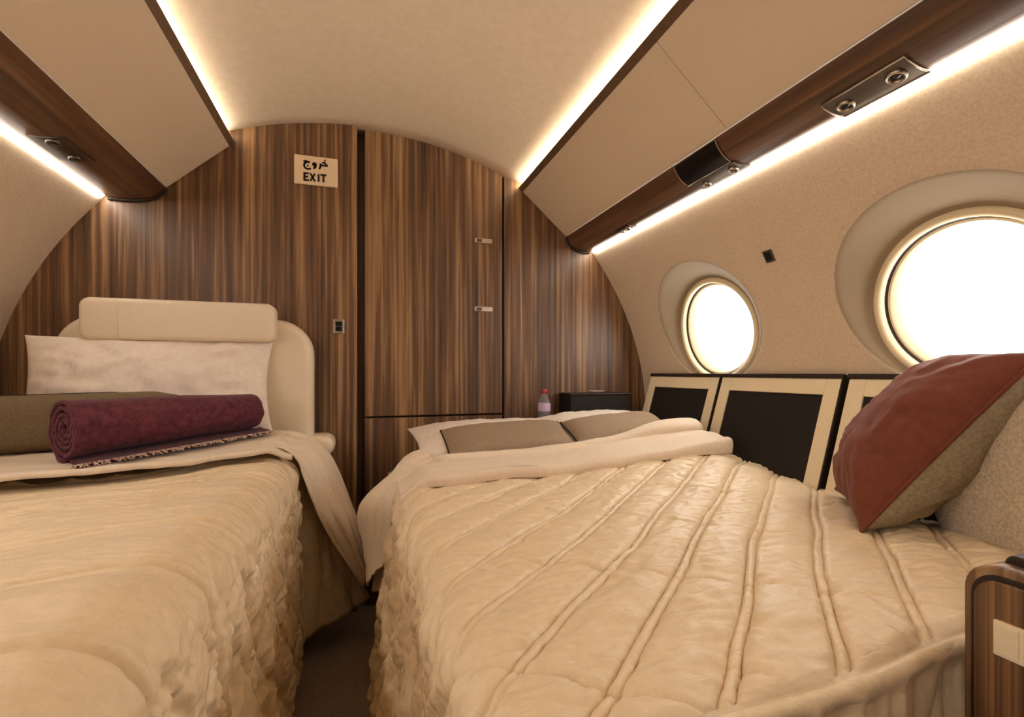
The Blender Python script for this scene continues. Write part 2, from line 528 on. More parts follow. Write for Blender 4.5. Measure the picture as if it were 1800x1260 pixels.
def rail(Pf, label, e1, glow):
    s = 1 if Pf['u'][0] > 0 else -1
    u, l = Pf['u'], Pf['l']
    t = thing('cove_rail', label, 'rail', (u[0], 0.2, l[1]), 'cove rails along the bin tops')
    run('rail_edge', [u, l, (l[0] + s * .012, l[1] + .002), (u[0] + s * .018, u[1] - .006), (u[0] + s * .006, u[1] + .001)], -1.69, e1, 'railbrown', t, .0015)
    run('cove_light', [(u[0] + s * .022, u[1] - .002), (u[0] + s * .034, u[1] - .002), (u[0] + s * .034, u[1] + .004), (u[0] + s * .022, u[1] + .004)], -1.68, e1 - .01, glow, t, 0)
rail(RP, 'dark brown rail with a glowing cove strip above the window side bins', BACK - .006, 'cove')
rail(LP, 'dark brown rail with a pale cove strip above the bins opposite the windows', BACK - .03, 'cove_dim')

def valance(Pf, label, e1):
    w = Pf['wood']; s = 1 if w[0][0] > 0 else -1
    t = thing('valance', label, 'valance', (w[3][0], 0.2, w[3][1]), 'walnut valances under the bins')
    back = [(x - s * .000, z + .014) for x, z in w[::-1]]
    # smoother lower curve
    c = catmull([(x, z, 0) for x, z in w], 24)[:, :2]
    pts = [tuple(p) for p in c] + [(w[-1][0], w[-1][1] + .012)] + [(w[3][0], w[3][1] + .016), (w[0][0] + s * .012, w[0][1] + .004)]
    run('valance_board', pts, -1.69, e1, 'wood_long', t, 0)
    # rounded end lip where it meets the bulkhead
    cc = [(p[0] - t.location[0], e1 + .001 - t.location[1], p[1] - .004 - t.location[2]) for p in c]
    tube('end_lip', cc, .006, 'darktrim', t)
    s0, s1 = Pf['s0'], Pf['s1']
    run('light_strip', [s0, s1, (s1[0] + s * .006, s1[1] + .007), (s0[0] + s * .006, s0[1] + .009)], -1.68, e1 - .012, 'strip', t, 0)
valance(RP, 'curved walnut valance with a white light strip above the round windows', BACK - .012)
valance(LP, 'curved walnut valance with a white light strip opposite the windows', BACK - .036)

# passenger service units on the valances
def vframe(Pf, f, y):
    """point, outward (down) normal and tangent at fraction f of the valance curve"""
    c = catmull([(x, z, 0) for x, z in Pf['wood']], 101)[:, :2]
    i = int(f * 100); p = c[i]; t = c[min(i + 1, 100)] - c[max(i - 1, 0)]
    t = t / np.linalg.norm(t)
    nrm = np.array([t[1], -t[0]])
    if nrm[1] > 0: nrm = -nrm
    return p, t, nrm
def curved_plate(name, Pf, f0, f1, y0, y1, lift, th, mat, parent, rim=None):
    F_ = np.linspace(f0, f1, 9)
    V = []
    for f in F_:
        p, t, nn = vframe(Pf, f, 0)
        for q in (lift, lift - th):
            for y in (y0, y1):
                pp = p + nn * q
                V.append((pp[0] - parent.location[0], y - parent.location[1], pp[1] - parent.location[2]))
    Fc = []
    for i in range(8):
        a = i * 4; b = a + 4
        Fc += [(a, a + 1, b + 1, b), (a + 2, b + 2, b + 3, a + 3), (a, b, b + 2, a + 2), (a + 1, a + 3, b + 3, b + 1)]
    Fc += [(0, 2, 3, 1), (32, 33, 35, 34)]
    return mesh(name, V, Fc, mat, parent, False)
def nozzle(name, Pf, f, y, r, parent, mat='gunmetal', inner='screen', hub=True):
    p, t, nn = vframe(Pf, f, y)
    zc = Vector((nn[0], 0, nn[1])); xc = Vector((t[0], 0, t[1])); yc = zc.cross(xc)
    mw = Matrix.Translation(Vector((p[0], y, p[1])) - parent.location) @ Matrix((xc, yc, zc)).transposed().to_4x4()
    prof = [(r, -.002), (r, .006), (r * .92, .009), (r * .74, .009), (r * .68, .004), (r * .66, -.001)]
    o = lathe(name, prof, mat, None, 24)
    o.parent = parent; o.matrix_local = mw
    c = lathe('lens', [(r * .64, .001), (r * .5, .004), (r * .2, .006), (.0005, .006)], inner, None, 20)
    c.parent = o
    return o
def rim(Pf, f0, f1, y0, y1, parent, r=.002, mat='chrome', name='bezel'):
    pts = []
    for f in np.linspace(f0, f1, 8):
        p, t, nn = vframe(Pf, f, 0); pts.append((p[0] + nn[0] * .004, y0, p[1] + nn[1] * .004))
    q = [(a, y1, c) for a, _, c in pts[::-1]]
    L = parent.location
    return tube(name, [(a - L[0], b - L[1], c - L[2]) for a, b, c in pts + q], r, mat, parent, True, 6)
def psu(Pf, y, label):
    p, t, nn = vframe(Pf, .6, y)
    return thing('service_panel', label, 'service panel', (p[0], y, p[1]), 'service panels in the walnut valances')
a = psu(RP, 1.148, 'service panel with a flip-up black screen in the walnut valance')
curved_plate('screen', RP, .02, .58, 1.065, 1.235, .005, .008, 'screen', a); rim(RP, .02, .58, 1.062, 1.238, a)
curved_plate('faceplate', RP, .60, .93, 1.055, 1.225, .004, .006, 'gunmetal', a)
nozzle('air_nozzle', RP, .76, 1.085, .014, a, 'chrome'); nozzle('reading_light', RP, .76, 1.19, .012, a, 'chrome')
b = psu(RP, .70, 'long narrow silver-rimmed service panel with two round nozzles, above the larger window')
curved_plate('faceplate', RP, .52, .93, .625, .785, .004, .006, 'gunmetal', b); rim(RP, .50, .95, .622, .788, b)
nozzle('reading_light', RP, .72, .757, .017, b, 'chrome'); nozzle('air_nozzle', RP, .70, .655, .018, b, 'chrome')
c = psu(RP, 1.665, 'small pair of nozzles in the valance next to the bulkhead, window side')
curved_plate('faceplate', RP, .70, .93, 1.62, 1.71, .003, .006, 'gunmetal', c)
nozzle('air_nozzle', RP, .80, 1.645, .012, c, 'chrome'); nozzle('reading_light', RP, .80, 1.685, .010, c, 'chrome')
d = psu(LP, 1.62, 'dark service panel with two nozzles in the valance opposite the windows')
curved_plate('faceplate', LP, .60, .93, 1.545, 1.695, .003, .006, 'gunmetal', d)
nozzle('air_nozzle', LP, .76, 1.568, .017, d, 'gunmetal'); nozzle('reading_light', LP, .76, 1.668, .016, d, 'gunmetal')

# ------------------------------------------------------------------ bulkhead fittings
FY = BACK - 0.028
sg = thing('exit_sign', 'small ivory bilingual EXIT sign on the walnut bulkhead', 'sign', (-.16, FY, 1.72))
SX, SZ = -.167, 1.732
slab('sign_plate', SX - .079, SX + .079, SZ - .056, SZ + .056, FY - .008, FY, 'ivory', sg, .003)
def letters(name, strokes, x0, z0, w, h, r, parent):
    V = []; F = []
    bm = bmesh.new()
    for st in strokes:
        P = [Vector((x0 + p[0] * w, z0 + p[1] * h, 0)) for p in st]
        for i in range(len(P) - 1):
            d = (P[i + 1] - P[i]); L_ = d.length
            if L_ < 1e-6: continue
            d /= L_; nrm = Vector((-d.y, d.x, 0)) * r
            q = [P[i] - d * r * .6 + nrm, P[i] - d * r * .6 - nrm, P[i + 1] + d * r * .6 - nrm, P[i + 1] + d * r * .6 + nrm]
            lo_, hi_ = FY - .0095, FY - .0075
            a = [bm.verts.new(Vector((v.x, lo_, v.y)) - parent.location) for v in q]
            b_ = [bm.verts.new(Vector((v.x, hi_, v.y)) - parent.location) for v in q]
            bm.faces.new(a); bm.faces.new(b_[::-1])
            for k in range(4): bm.faces.new((a[k], b_[k], b_[(k + 1) % 4], a[(k + 1) % 4]))
    bmesh.ops.recalc_face_normals(bm, faces=bm.faces)
    me = bpy.data.meshes.new(name); bm.to_mesh(me); bm.free()
    return link(name, me, 'ink', parent, False)
EX = []
def ch(dx, sts): EX.extend([[(dx + p[0] * .19, p[1]) for p in s] for s in sts])
ch(0, [[(.9, 1), (0, 1), (0, 0), (.9, 0)], [(0, .5), (.75, .5)]])
ch(.27, [[(0, 1), (1, 0)], [(1, 1), (0, 0)]])
ch(.57, [[(.35, 1), (.35, 0)]])
ch(.74, [[(0, 1), (1.2, 1)], [(.6, 1), (.6, 0)]])
letters('english_text', EX, SX - .042, SZ - .040, .080, .026, .0036, sg)
def arc(cx, cy, rx, ry, a0, a1, n=10):
    return [(cx + rx * math.cos(math.radians(a0 + (a1 - a0) * i / n)), cy + ry * math.sin(math.radians(a0 + (a1 - a0) * i / n))) for i in range(n + 1)]
AR = [[(.0, .72), (.08, .82), (.2, .72), (.24, .70)], arc(.17, .30, .16, .38, 95, 310), [(.15, .30), (.17, .30)],      # jeem
      arc(.44, .52, .06, .14, 0, 360), arc(.38, .42, .12, .36, 5, -75),                                                  # waw
      arc(.60, .50, .10, .45, 20, -60), [(.70, .50), (.80, .50), (.98, .50)], [(.78, .78), (.86, .86), (.98, .52)], [(.87, 1.1), (.89, 1.1)]]   # ra, kha
letters('arabic_text', AR, SX - .044, SZ + .006, .086, .034, .0032, sg)

sw = thing('light_switch', 'small silver framed black rocker switch on the walnut bulkhead', 'switch', (-.078, FY, 1.12))
def fit(px0, px1, z0, z1, y, nm, mat, par, bev=.002): return slab(nm, px0, px1, z0, z1, y - .006, y, mat, par, bev)
fit(-.105, -.064, 1.104, 1.160, FY, 'switch_frame', 'chrome', sw)
slab('rocker', -.097, -.072, 1.113, 1.131, FY - .010, FY - .004, 'screen', sw)
slab('rocker', -.097, -.072, 1.133, 1.151, FY - .010, FY - .004, 'screen', sw)

# wall socket on the side wall, turned with the wall
av = math.radians(28.27)
t_ = thing('wall_sensor', 'tiny dark square fitting on the beige side wall between the windows', 'sensor',
           mw=Matrix.Translation(cyl(1.158, np.array(av), 0.001)) @ Matrix.Rotation(-av, 4, 'Y'))
def lbox(nm, x0, x1, y0, y1, z0, z1, mat, par, bev=.0015):
    return box(nm, x0, x1, y0, y1, z0, z1, mat, par, bev, 2)
lbox('frame', -.004, .0, -.017, .017, -.019, .019, 'gunmetal', t_)
lbox('lens', -.007, -.003, -.009, .011, -.012, .012, 'screen', t_)

# shelf and box in the corner by the bulkhead, bottle
sh = thing('corner_shelf', 'dark narrow shelf on the bulkhead behind the pillows', 'shelf', (.9, 1.97, .70))
slab('shelf_board', .66, 1.14, 1.93, BACK - .005, .738, .752, 'darktrim', sh, .003) if False else box('shelf_board', .655, 1.16, 1.90, BACK - .006, .738, .752, 'darktrim', sh, .003, 2, sh.location)
box('shelf_edge', .655, 1.16, 1.892, 1.90, .726, .752, 'wood_dark', sh, .002, 2, sh.location)
box('shelf_support', .70, 1.14, 1.93, BACK - .006, 0.0, .738, 'wood_dark', sh, .002, 2, sh.location)
cb = thing('storage_box', 'black box on the corner shelf beside the water bottle', 'box', (1.0, 1.97, .752))
box('box_body', .862, 1.155, 1.915, BACK - .012, .752, .852, 'black', cb, .004, 2, cb.location)
box('box_lid', .858, 1.158, 1.911, BACK - .010, .852, .860, 'darktrim', cb, .003, 2, cb.location)
ds = thing('dish', 'small white dish on top of the black corner box', 'dish', (1.01, 1.965, .860))
lathe('bowl', [(.020, .0), (.022, .002), (.036, .008), (.038, .0085), (.034, .009), (.018, .004), (.001, .004)], 'white', ds)
bt = thing('water_bottle', 'clear water bottle with a red cap standing on the dark shelf', 'bottle', (.755, 1.955, .752))
lathe('bottle_body', [(.024, 0), (.027, .003), (.027, .030), (.025, .036), (.027, .042), (.027, .062), (.023, .082), (.013, .100), (.011, .106), (.011, .112)], 'plastic', bt)
lathe('cap', [(.0125, .108), (.0125, .124), (.011, .126)], 'capred', bt)
lathe('bottle_label', [(.0272, .032), (.0276, .034), (.0276, .064), (.0270, .066)], 'blabel', bt)

# ------------------------------------------------------------------ framed panels under the windows
struct(box('trim_3', 1.175, 1.33, -.40, 1.99, 0.0, .585, 'wood_dark', bev=.003))
def framed(y0, y1, label):
    xb, zb, xt, zt = 1.175, .590, 1.281, .945
    L_ = math.hypot(xt - xb, zt - zb); ang = math.atan2(xt - xb, zt - zb)
    mw = Matrix.Translation((xb, (y0 + y1) / 2, zb)) @ Matrix.Rotation(ang, 4, 'Y')
    t = thing('framed_panel', label, 'panel', mw=mw, group='cream framed panels under the windows')
    w = (y1 - y0) / 2
    # x toward the wall, z up the slope
    fw, fb = .047, .048
    o = []
    bm = bmesh.new()
    def bx(a0, a1, c0, c1, d0=0.0, d1=.02):
        r = bmesh.ops.create_cube(bm, size=1)
        for v in r['verts']:
            v.co = Vector(((d0 + d1) / 2 + v.co.x * (d1 - d0), (a0 + a1) / 2 + v.co.y * (a1 - a0), (c0 + c1) / 2 + v.co.z * (c1 - c0)))
    bx(-w, -w + fw, 0, L_ - .012); bx(w - fw, w, 0, L_ - .012); bx(-w + fw, w - fw, L_ - .012 - fb, L_ - .012); bx(-w + fw, w - fw, 0, .03)
    me = bpy.data.meshes.new('frame'); bm.to_mesh(me); bm.free()
    f_ = link('frame', me, 'cream', t, False)
    md = f_.modifiers.new('b', 'BEVEL'); md.width = .002; md.segments = 2
    lbox('inset', .005, .016, -w + fw - .002, w - fw + .002, .02, L_ - .012 - fb + .002, 'black', t, 0)
    # dark edging round the top and far side
    e = .006
    bm = bmesh.new()
    bx(-w - e, w + e, L_ - .012, L_ + .002, -.004, .026); bx(-w - e, -w - .0005, .0, L_ - .012, -.003, .026)
    me = bpy.data.meshes.new('edging'); bm.to_mesh(me); bm.free()
    g_ = link('edging', me, 'darktrim', t, False)
    md = g_.modifiers.new('b', 'BEVEL'); md.width = .003; md.segments = 2
framed(1.492, 1.940, 'cream framed dark panel nearest the bulkhead, below the smaller window')
framed(1.012, 1.478, 'widest-looking cream framed dark panel, between the other two panels')
framed(.532, .990, 'cream framed panel mostly hidden behind the rust red cushion')

# ------------------------------------------------------------------ beds
def bed(name, label, x0, x1, y0, y1, zt):
    t = thing(name, label, 'bed', ((x0 + x1) / 2, (y0 + y1) / 2, 0))
    box('base', max(x0 + .05, -.92), x1 - .02, y0 + .04, y1, 0.0, zt - .20, 'darktrim', t, .01, 2, t.location)
    m = box('mattress', x0, x1, y0, y1, zt - .20, zt, 'sheet', t, .035, 5, t.location)
    return t
bed('single_bed', 'bed with plum rolled blanket under a beige quilt, pushed against the windowless side', -1.10, -.275, -.30, 1.90, .672)
bed('double_bed', 'wide bed under a beige diamond quilt on the window side', .135, 1.10, .385, 1.88, .622)

def seam_profile(d, w=.006, depth=.007, ridge=.0025):
    d = np.abs(d)
    return -depth * np.exp(-(d / w) ** 2) + ridge * np.exp(-((d - 2.2 * w) / (1.1 * w)) ** 2)
def lines(c, pitch, off=0.0):
    q = (c - off) / pitch
    return (q - np.round(q)) * pitch

# ---- quilt on the window side bed
def bed_top(X, Y):
    return .640 + .050 * sst(.45, 1.15, X) * sst(.75, 1.45, Y) + .012 * np.sin(np.clip(X / 1.2, 0, 1) * math.pi)

def quilt_right():
    r = 0.05
    sx = np.concatenate([np.linspace(-.60, 0, 150)[:-1], np.linspace(0, 1.06, 360)])   # s<0 goes over the aisle edge
    sy = np.concatenate([np.linspace(-.34, 0, 100)[:-1], np.linspace(0, 1.03, 350)])   # s<0 goes over the foot
    U, Vv = np.meshgrid(sx, sy, indexing='ij')
    def fold(s, r):
        q = r * math.pi / 2
        """offset inward and drop for a coordinate that folds over at s = 0"""
        a = np.clip(-s / r, 0, math.pi / 2)
        return np.where(s >= 0, s, -r * np.sin(a)) , np.where(s >= 0, 0, r * (1 - np.cos(a)) + np.maximum(-s - q, 0))
    ax, dx = fold(U, r); ay, dy = fold(Vv, .013)
    X = .150 + ax; Y = .352 + .022 * sst(.42, .66, X) + ay
    zt = bed_top(X, Y)
    zt = zt - .030 * sst(1.02, 1.20, X)
    hang = np.clip(dx - .04, 0, None)
    X = X - hang * .10 - .022 * np.sin(Y * 34 + 1.5 * pn(Y * 5, 0 * Y, 4)) * sst(0, .4, hang) * 1.0
    hy = np.clip(dy - .04, 0, None)
    Y = Y + .010 * sst(0, .03, dy) - .008 * np.sin(X * 60 + 2 * pn(X * 9, 0 * X, 9)) * sst(0, .10, hy)
    Z = np.maximum(zt - dx - dy, .05 + 0 * X)
    P = np.stack([X, Y, Z], -1)
    N = normals(P)
    if N[300, 250, 2] < 0: N = -N
    # fabric coordinates: straight lines run over the edge
    fx = .150 + U; fy = .362 + Vv
    c1 = fy - .877 * fx
    d1 = lines(c1, .1262, -.031) * .752
    c2 = fy + .80 * fx
    d2 = lines(c2, .34, .60) * .78
    wob = .003 * pn(fx * 8, fy * 8, 5)
    ft = sst(.002, .02, Vv)                                # calm strip along the foot seam
    topw = ft * (1 - sst(.0, .06, dx))
    def double(d, gap, w, depth):
        return -depth * (np.exp(-((d - gap) / w) ** 2) + np.exp(-((d + gap) / w) ** 2)) + .35 * depth * np.exp(-(d / (gap * .6)) ** 2)
    m1 = (Vv > .004)
    disp = m1 * double(d1 + wob, .0068, .0036, .0080) - .0050 * m1 * np.exp(-((d2 + 2 * wob) / .004) ** 2)
    disp += .009 * np.sqrt(np.clip(np.abs(d1) / .047, 0, 1)) * m1
    disp += double(Vv - .003, .0035, .0024, .004)         # seam round the foot
    near = np.exp(-(np.abs(d1) / .030) ** 2)
    wx = .9 * pn(fx * 7, fy * 7, 2)
    wr1 = .45 - np.abs(fbm(fx * 8 + wx, fy * 34 + fx * 7 + wx, 21, 2)) ** .8
    disp += .0082 * wr1 * (.55 + .45 * near) * (1 - .85 * np.exp(-(d1 / .011) ** 2)) * topw
    wr4 = .45 - np.abs(fbm(fx * 16 - fy * 14, fx * 9 + fy * 16, 25, 2))
    disp += .0040 * wr4 * topw
    side = sst(.0, .08, dx)
    wr3 = fbm(fy * 22 + 1.1 * pn(fx * 7, fy * 7, 8), fx * 11, 41, 3)
    disp += side * (.013 * wr3 + .006 * (.4 - np.abs(fbm(fx * 26, fy * 26, 66, 2))))
    disp += .008 * pn(fx * 3.2, fy * 3.2, 12) * (.2 + .8 * ft)
    disp += .011 * fbm(fx * 34, Vv * 5, 67, 2) * sst(.004, .03, dy)
    P = P + N * disp[..., None]
    o = mesh('quilt', P.reshape(-1, 3), grid_faces(*U.shape), 'quilt', fix=False)
    if o.data.polygons[len(o.data.polygons) // 2].normal.z < 0: o.data.flip_normals()
    solid(o, .003, -1)
    return tag(o, 'beige satin quilt with diagonal stitching spread over the wide bed', 'quilt', None)
quilt_right()

# ---- quilt on the other bed
def quilt_left():
    r = 0.075
    sx = np.concatenate([np.linspace(-.70, 0, 190)[:-1], np.linspace(0, .83, 170)])
    sv = np.linspace(0, 1, 520)
    U, Vv = np.meshgrid(sx, sv, indexing='ij')
    a = np.clip(-U / r, 0, math.pi / 2)
    q = r * math.pi / 2
    ax = np.where(U >= 0, U, -r * np.sin(a)); dz = np.where(U >= 0, 0, r * (1 - np.cos(a)) + np.maximum(-U - q, 0))
    X = -.275 - ax
    # the hem near the pillows runs askew
    yend = np.interp(U, [-.1, 0, .11, .22, .34, .55, .83], [1.655, 1.66, 1.645, 1.585, 1.522, 1.476, 1.43]) + .008 * pn(U * 14, 0 * U, 15)
    Y = -.30 + Vv * (yend + .30)
    zt = .700 + .010 * np.sin(Y * 3) - .012 * sst(.0, .4, -X - .275) - .006 * sst(1.15, 1.4, Y)
    hang = np.clip(dz - .05, 0, None)
    X = X + hang * .02 + .016 * np.sin(Y * 30 + 2 * pn(Y * 5, 0 * Y, 14)) * sst(.05, .5, hang)
    Z = np.maximum(zt - dz, .06)
    P = np.stack([X, Y, Z], -1)
    N = normals(P)
    if N[300, 150, 2] < 0: N = -N
    fx = U; fy = Y
    wob = .010 * pn(fx * 5, fy * 5, 6)
    amp = 1 - .75 * sst(1.02, 1.25, fy)
    d1 = lines(fy + wob + .05 * np.sin(np.clip(fx, -.2, 1) * 4), .205, .715)
    s1 = seam_profile(d1, .0060, .014, .004)
    c1, c2 = fy + .62 * fx, fy - .62 * fx
    d2 = lines(c1 + wob, .1025, .715) * .85; d3 = lines(c2 + wob, .1025, .715) * .85
    side = sst(-.01, .12, dz)
    disp = s1 * amp * (1 - .2 * side)
    disp += .013 * amp * np.sqrt(np.clip(np.abs(d1) / .1, 0, 1)) * (1 - .5 * side)
    disp += .006 * sst(.985, .997, Vv)
    disp += side * (.008 * np.sqrt(np.clip(np.minimum(np.abs(d2), np.abs(d3)) / .03, 0, 1)) - .004 * np.exp(-(d2 / .004) ** 2) - .004 * np.exp(-(d3 / .004) ** 2))
    wx = .9 * pn(fx * 5, fy * 5, 3)
    w1 = .45 - np.abs(fbm(fx * 4.5 + wx, fy * 15 + fx * 8 + wx, 51, 2)) ** .8
    disp += .017 * w1 * (1 - .8 * side) * (.12 + .88 * sst(.85, 1.25, fy))
    disp += .006 * fbm(fx * 3, fy * 9, 55, 2) * (1 - side) * (1 - sst(.9, 1.2, fy))
    w2 = fbm(fx * 13 + .7 * pn(fx * 9, fy * 9, 7), fy * 13, 61, 2)
    disp += side * (.012 * (.4 - np.abs(w2) ** .85) + .007 * w2 + .006 * (.4 - np.abs(fbm(fx * 30, fy * 30, 65, 2))))
    disp += .008 * pn(fx * 3, fy * 3, 17)
    P = P + N * disp[..., None]
    o = mesh('quilt', P.reshape(-1, 3), grid_faces(*U.shape), 'quilt', fix=False)
    k = o.data.polygons[(300 * 519) + 150]
    if k.normal.z < 0: o.data.flip_normals()
    solid(o, .003, -1)
    tube('hem_cord', [tuple(p) for p in P[::3, -1]] + [tuple(p) for p in P[-1, -1:]], .0055, 'quilt', o, ns=6)
    tube('hem_cord', [tuple(p) for p in P[0, ::3]], .0055, 'quilt', o, ns=6)
    tag(o, 'beige satin quilt hanging over the aisle side of the bed with the plum blanket', 'quilt')
    return o
ql = quilt_left()

# ---- loose corner of the quilt and the sheets that hang into the aisle
patch('hanging_corner', [
    [(-0.240, 1.63, 0.690), (-0.200, 1.76, 0.690), (-0.185, 1.86, 0.680)],
    [(-0.230, 1.65, 0.618), (-0.169, 1.80, 0.607), (-0.147, 1.88, 0.579)],
    [(-0.232, 1.67, 0.351), (-0.123, 1.80, 0.347), (-0.060, 1.88, 0.333)],
    [(-0.232, 1.66, 0.084), (-0.084, 1.76, 0.103), (0.026, 1.86, 0.121)]], 60, 40, 'quilt', ql, .012, .012, 23)

def sheet_left():
    # flat part under the blanket and pillows
    xs = np.linspace(-1.12, -.20, 120); tt = np.concatenate([[0, 0.004], np.linspace(.012, 1, 78)])
    X, T = np.meshgrid(xs, tt, indexing='ij')
    ye = np.interp(X, [-1.12, -.76, -.563, -.45, -.352, -.21], [1.31, 1.344, 1.385, 1.445, 1.505, 1.600]) + .010 * pn(X * 12, 0 * X, 73)
    Y = ye + T * (1.87 - ye)
    Z = .722 + .010 * sst(1.6, 1.9, Y) + .014 * sst(-.8, -.35, X) * sst(1.5, 1.75, Y) - .03 * sst(-.27, -.20, X) - .016 * (T == 0) + .004 * sst(.10, .0, T)
    Z = Z + .004 * fbm(X * 6, Y * 16, 71, 3)
    o = mesh('top_sheet', np.stack([X, Y, Z], -1).reshape(-1, 3), grid_faces(120, 80), 'sheet', fix=False)
    solid(o, .004, -1)
    patch('hanging_end', [
        [(-0.300, 1.61, 0.728), (-0.285, 1.75, 0.738), (-0.270, 1.87, 0.738)],
        [(-0.235, 1.62, 0.716), (-0.225, 1.75, 0.724), (-0.204, 1.88, 0.726)],
        [(-0.185, 1.63, 0.673), (-0.150, 1.75, 0.690), (-0.124, 1.88, 0.671)],
        [(-0.155, 1.65, 0.563), (-0.085, 1.75, 0.560), (-0.059, 1.86, 0.526)],
        [(-0.097, 1.68, 0.413), (-0.020, 1.70, 0.425), (0.006, 1.84, 0.381)],
        [(0.005, 1.70, 0.229), (0.025, 1.70, 0.269), (0.043, 1.80, 0.247)]], 70, 40, 'sheet', o, .005, .010, 33)
    return tag(o, 'beige top sheet under the plum blanket, its corner hanging into the aisle', 'sheet')
sheet_left()

def sheet_right():
    xs = np.concatenate([np.linspace(.095, .16, 14)[:-1], np.linspace(.16, 1.13, 130)])
    prof = np.array([(1.262, .006), (1.258, .026), (1.270, .038), (1.32, .039), (1.42, .038), (1.48, .034), (1.52, .022), (1.535, .005), (1.55, -.012), (1.60, -.02), (1.85, -.02)])
    pr = catmull(prof, 60)
    X, T = np.meshgrid(xs, np.arange(60), indexing='ij')
    Y = pr[T, 0] + .012 * pn(X * 5, 0 * X, 81); dz = pr[T, 1]
    base = bed_top(X, Y)
    edge = .045 * sst(.17, .095, X)
    Z = base + dz * (1 + .5 * sst(.9, 1.1, X) * (dz > 0)) - edge + .020 * sst(.80, 1.08, X) * sst(1.40, 1.5, Y) * (T < 46)
    Z = Z + .006 * fbm(X * 4, Y * 22, 83, 3) * (T < 46)
    Y = Y + .016 * pn(X * 6, 0 * X, 87) * (T < 12)
    o = mesh('top_sheet', np.stack([X, Y, Z], -1).reshape(-1, 3), grid_faces(len(xs), 60), 'sheet', fix=False)
    solid(o, .006, -1)
    # second, rolled layer of the fold
    X2, T2 = np.meshgrid(np.linspace(.11, 1.135, 130), np.arange(20), indexing='ij')
    w = T2 / 19 * math.pi * 1.25 - .5
    rad = .016 + .016 * sst(.8, 1.1, X2) + .004 * pn(X2 * 7, T2 * .3, 85)
    yc = 1.505 - .03 * sst(.85, 1.1, X2) + .012 * pn(X2 * 4, 0 * X2, 86)
    zc = bed_top(X2, 1.5 + 0 * X2) + .030 + .030 * sst(.8, 1.08, X2) - .03 * sst(.17, .11, X2)
    P = np.stack([X2, yc - rad * 1.9 * np.cos(w), zc + rad * np.sin(w)], -1)
    f_ = mesh('rolled_fold', P.reshape(-1, 3), grid_faces(130, 20), 'sheet', o, fix=False)
    solid(f_, .006, 0)
    patch('hanging_end', [
        [(0.200, 1.52, 0.712), (0.190, 1.46, 0.710), (0.200, 1.415, 0.695)],
        [(0.150, 1.53, 0.695), (0.128, 1.46, 0.690), (0.141, 1.41, 0.665)],
        [(0.093, 1.55, 0.635), (0.078, 1.48, 0.630), (0.098, 1.42, 0.597)],
        [(-0.005, 1.60, 0.525), (0.020, 1.50, 0.552), (0.083, 1.43, 0.516)],
        [(0.009, 1.60, 0.401), (0.020, 1.50, 0.434), (0.066, 1.43, 0.412)],
        [(0.034, 1.58, 0.312), (0.016, 1.50, 0.316), (0.039, 1.44, 0.387)]], 70, 40, 'sheet', o, .005, .006, 43)
    patch('hanging_end', [
        [(0.105, 1.53, 0.60), (0.115, 1.45, 0.60)],
        [(0.091, 1.53, 0.472), (0.112, 1.455, 0.489)],
        [(0.054, 1.53, 0.380), (0.108, 1.455, 0.396)],
        [(0.033, 1.53, 0.288), (0.106, 1.455, 0.296)]], 50, 30, 'sheet', o, .005, .014, 47)
    return tag(o, 'beige top sheet folded over the quilt in front of the grey cushions', 'sheet')
sheet_right()

# ------------------------------------------------------------------ pillows and cushions
def basis(org, e1, e2):
    e1 = Vector(e1).normalized(); e2 = Vector(e2); e2 = (e2 - e1 * e2.dot(e1)).normalized()
    n = e1.cross(e2)
    return Matrix.Translation(org) @ Matrix((e1, e2, n)).transposed().to_4x4()

def puff(w, h, t, nu=60, nv=44, pinch=.06, wr=.004, seed=1, p=2.6, corner=0.0):
    """front and back grids of a filled cushion in its own plane, z toward the front"""
    u = np.sin(np.linspace(-1, 1, nu) * math.pi / 2); v = np.sin(np.linspace(-1, 1, nv) * math.pi / 2)
    U, Vv = np.meshgrid(u, v, indexing='ij')
    X = U * w / 2 * (1 - pinch * (1 - Vv ** 2)); Y = Vv * h / 2 * (1 - pinch * (1 - U ** 2))
    body = ((1 - np.abs(U) ** p) * (1 - np.abs(Vv) ** p)) ** .55
    crs = (np.abs(U * Vv)) ** 2
    out = []
    for s in (1, -1):
        rad = fbm(np.arctan2(Vv, U) * 4, np.hypot(U, Vv) * 1.2, seed + (s > 0) * 3, 2)
        wv = wr * (fbm(X * 14 + .7 * pn(X * 9, Y * 9, seed + 5), Y * 14, seed, 3) + 1.2 * rad * sst(.3, 1, np.hypot(U, Vv)))
        Z = s * (t / 2 * body) + wv * np.clip(body * 1.6, 0, 1) * s
        out.append(np.stack([X, Y, Z], -1))
    return out
def edge_loop(G):
    a = list(G[:, 0]) + list(G[-1, 1:]) + list(G[::-1, -1][1:]) + list(G[0, ::-1][1:-1])
    return a

def one_piece(name, label, cat, mw, w, h, t, mat, group=None, piping=None, **k):
    A, B = puff(w, h, t, **k)
    nu, nv = A.shape[:2]
    V = list(A.reshape(-1, 3)) + list(B.reshape(-1, 3))
    F = grid_faces(nu, nv) + [tuple(i + nu * nv for i in f[::-1]) for f in grid_faces(nu, nv)]
    me = bpy.data.meshes.new(name)
    me.from_pydata([tuple(map(float, v)) for v in V], [], F)
    bm = bmesh.new(); bm.from_mesh(me)
    bmesh.ops.remove_doubles(bm, verts=bm.verts, dist=1e-5)
    bmesh.ops.recalc_face_normals(bm, faces=bm.faces)
    bm.to_mesh(me); bm.free()
    o = link(name, me, mat, None, True, mw)
    tag(o, label, cat, group)
    if piping:
        tube('piping', edge_loop(A), .0035, piping, o, True, 6)
    return o

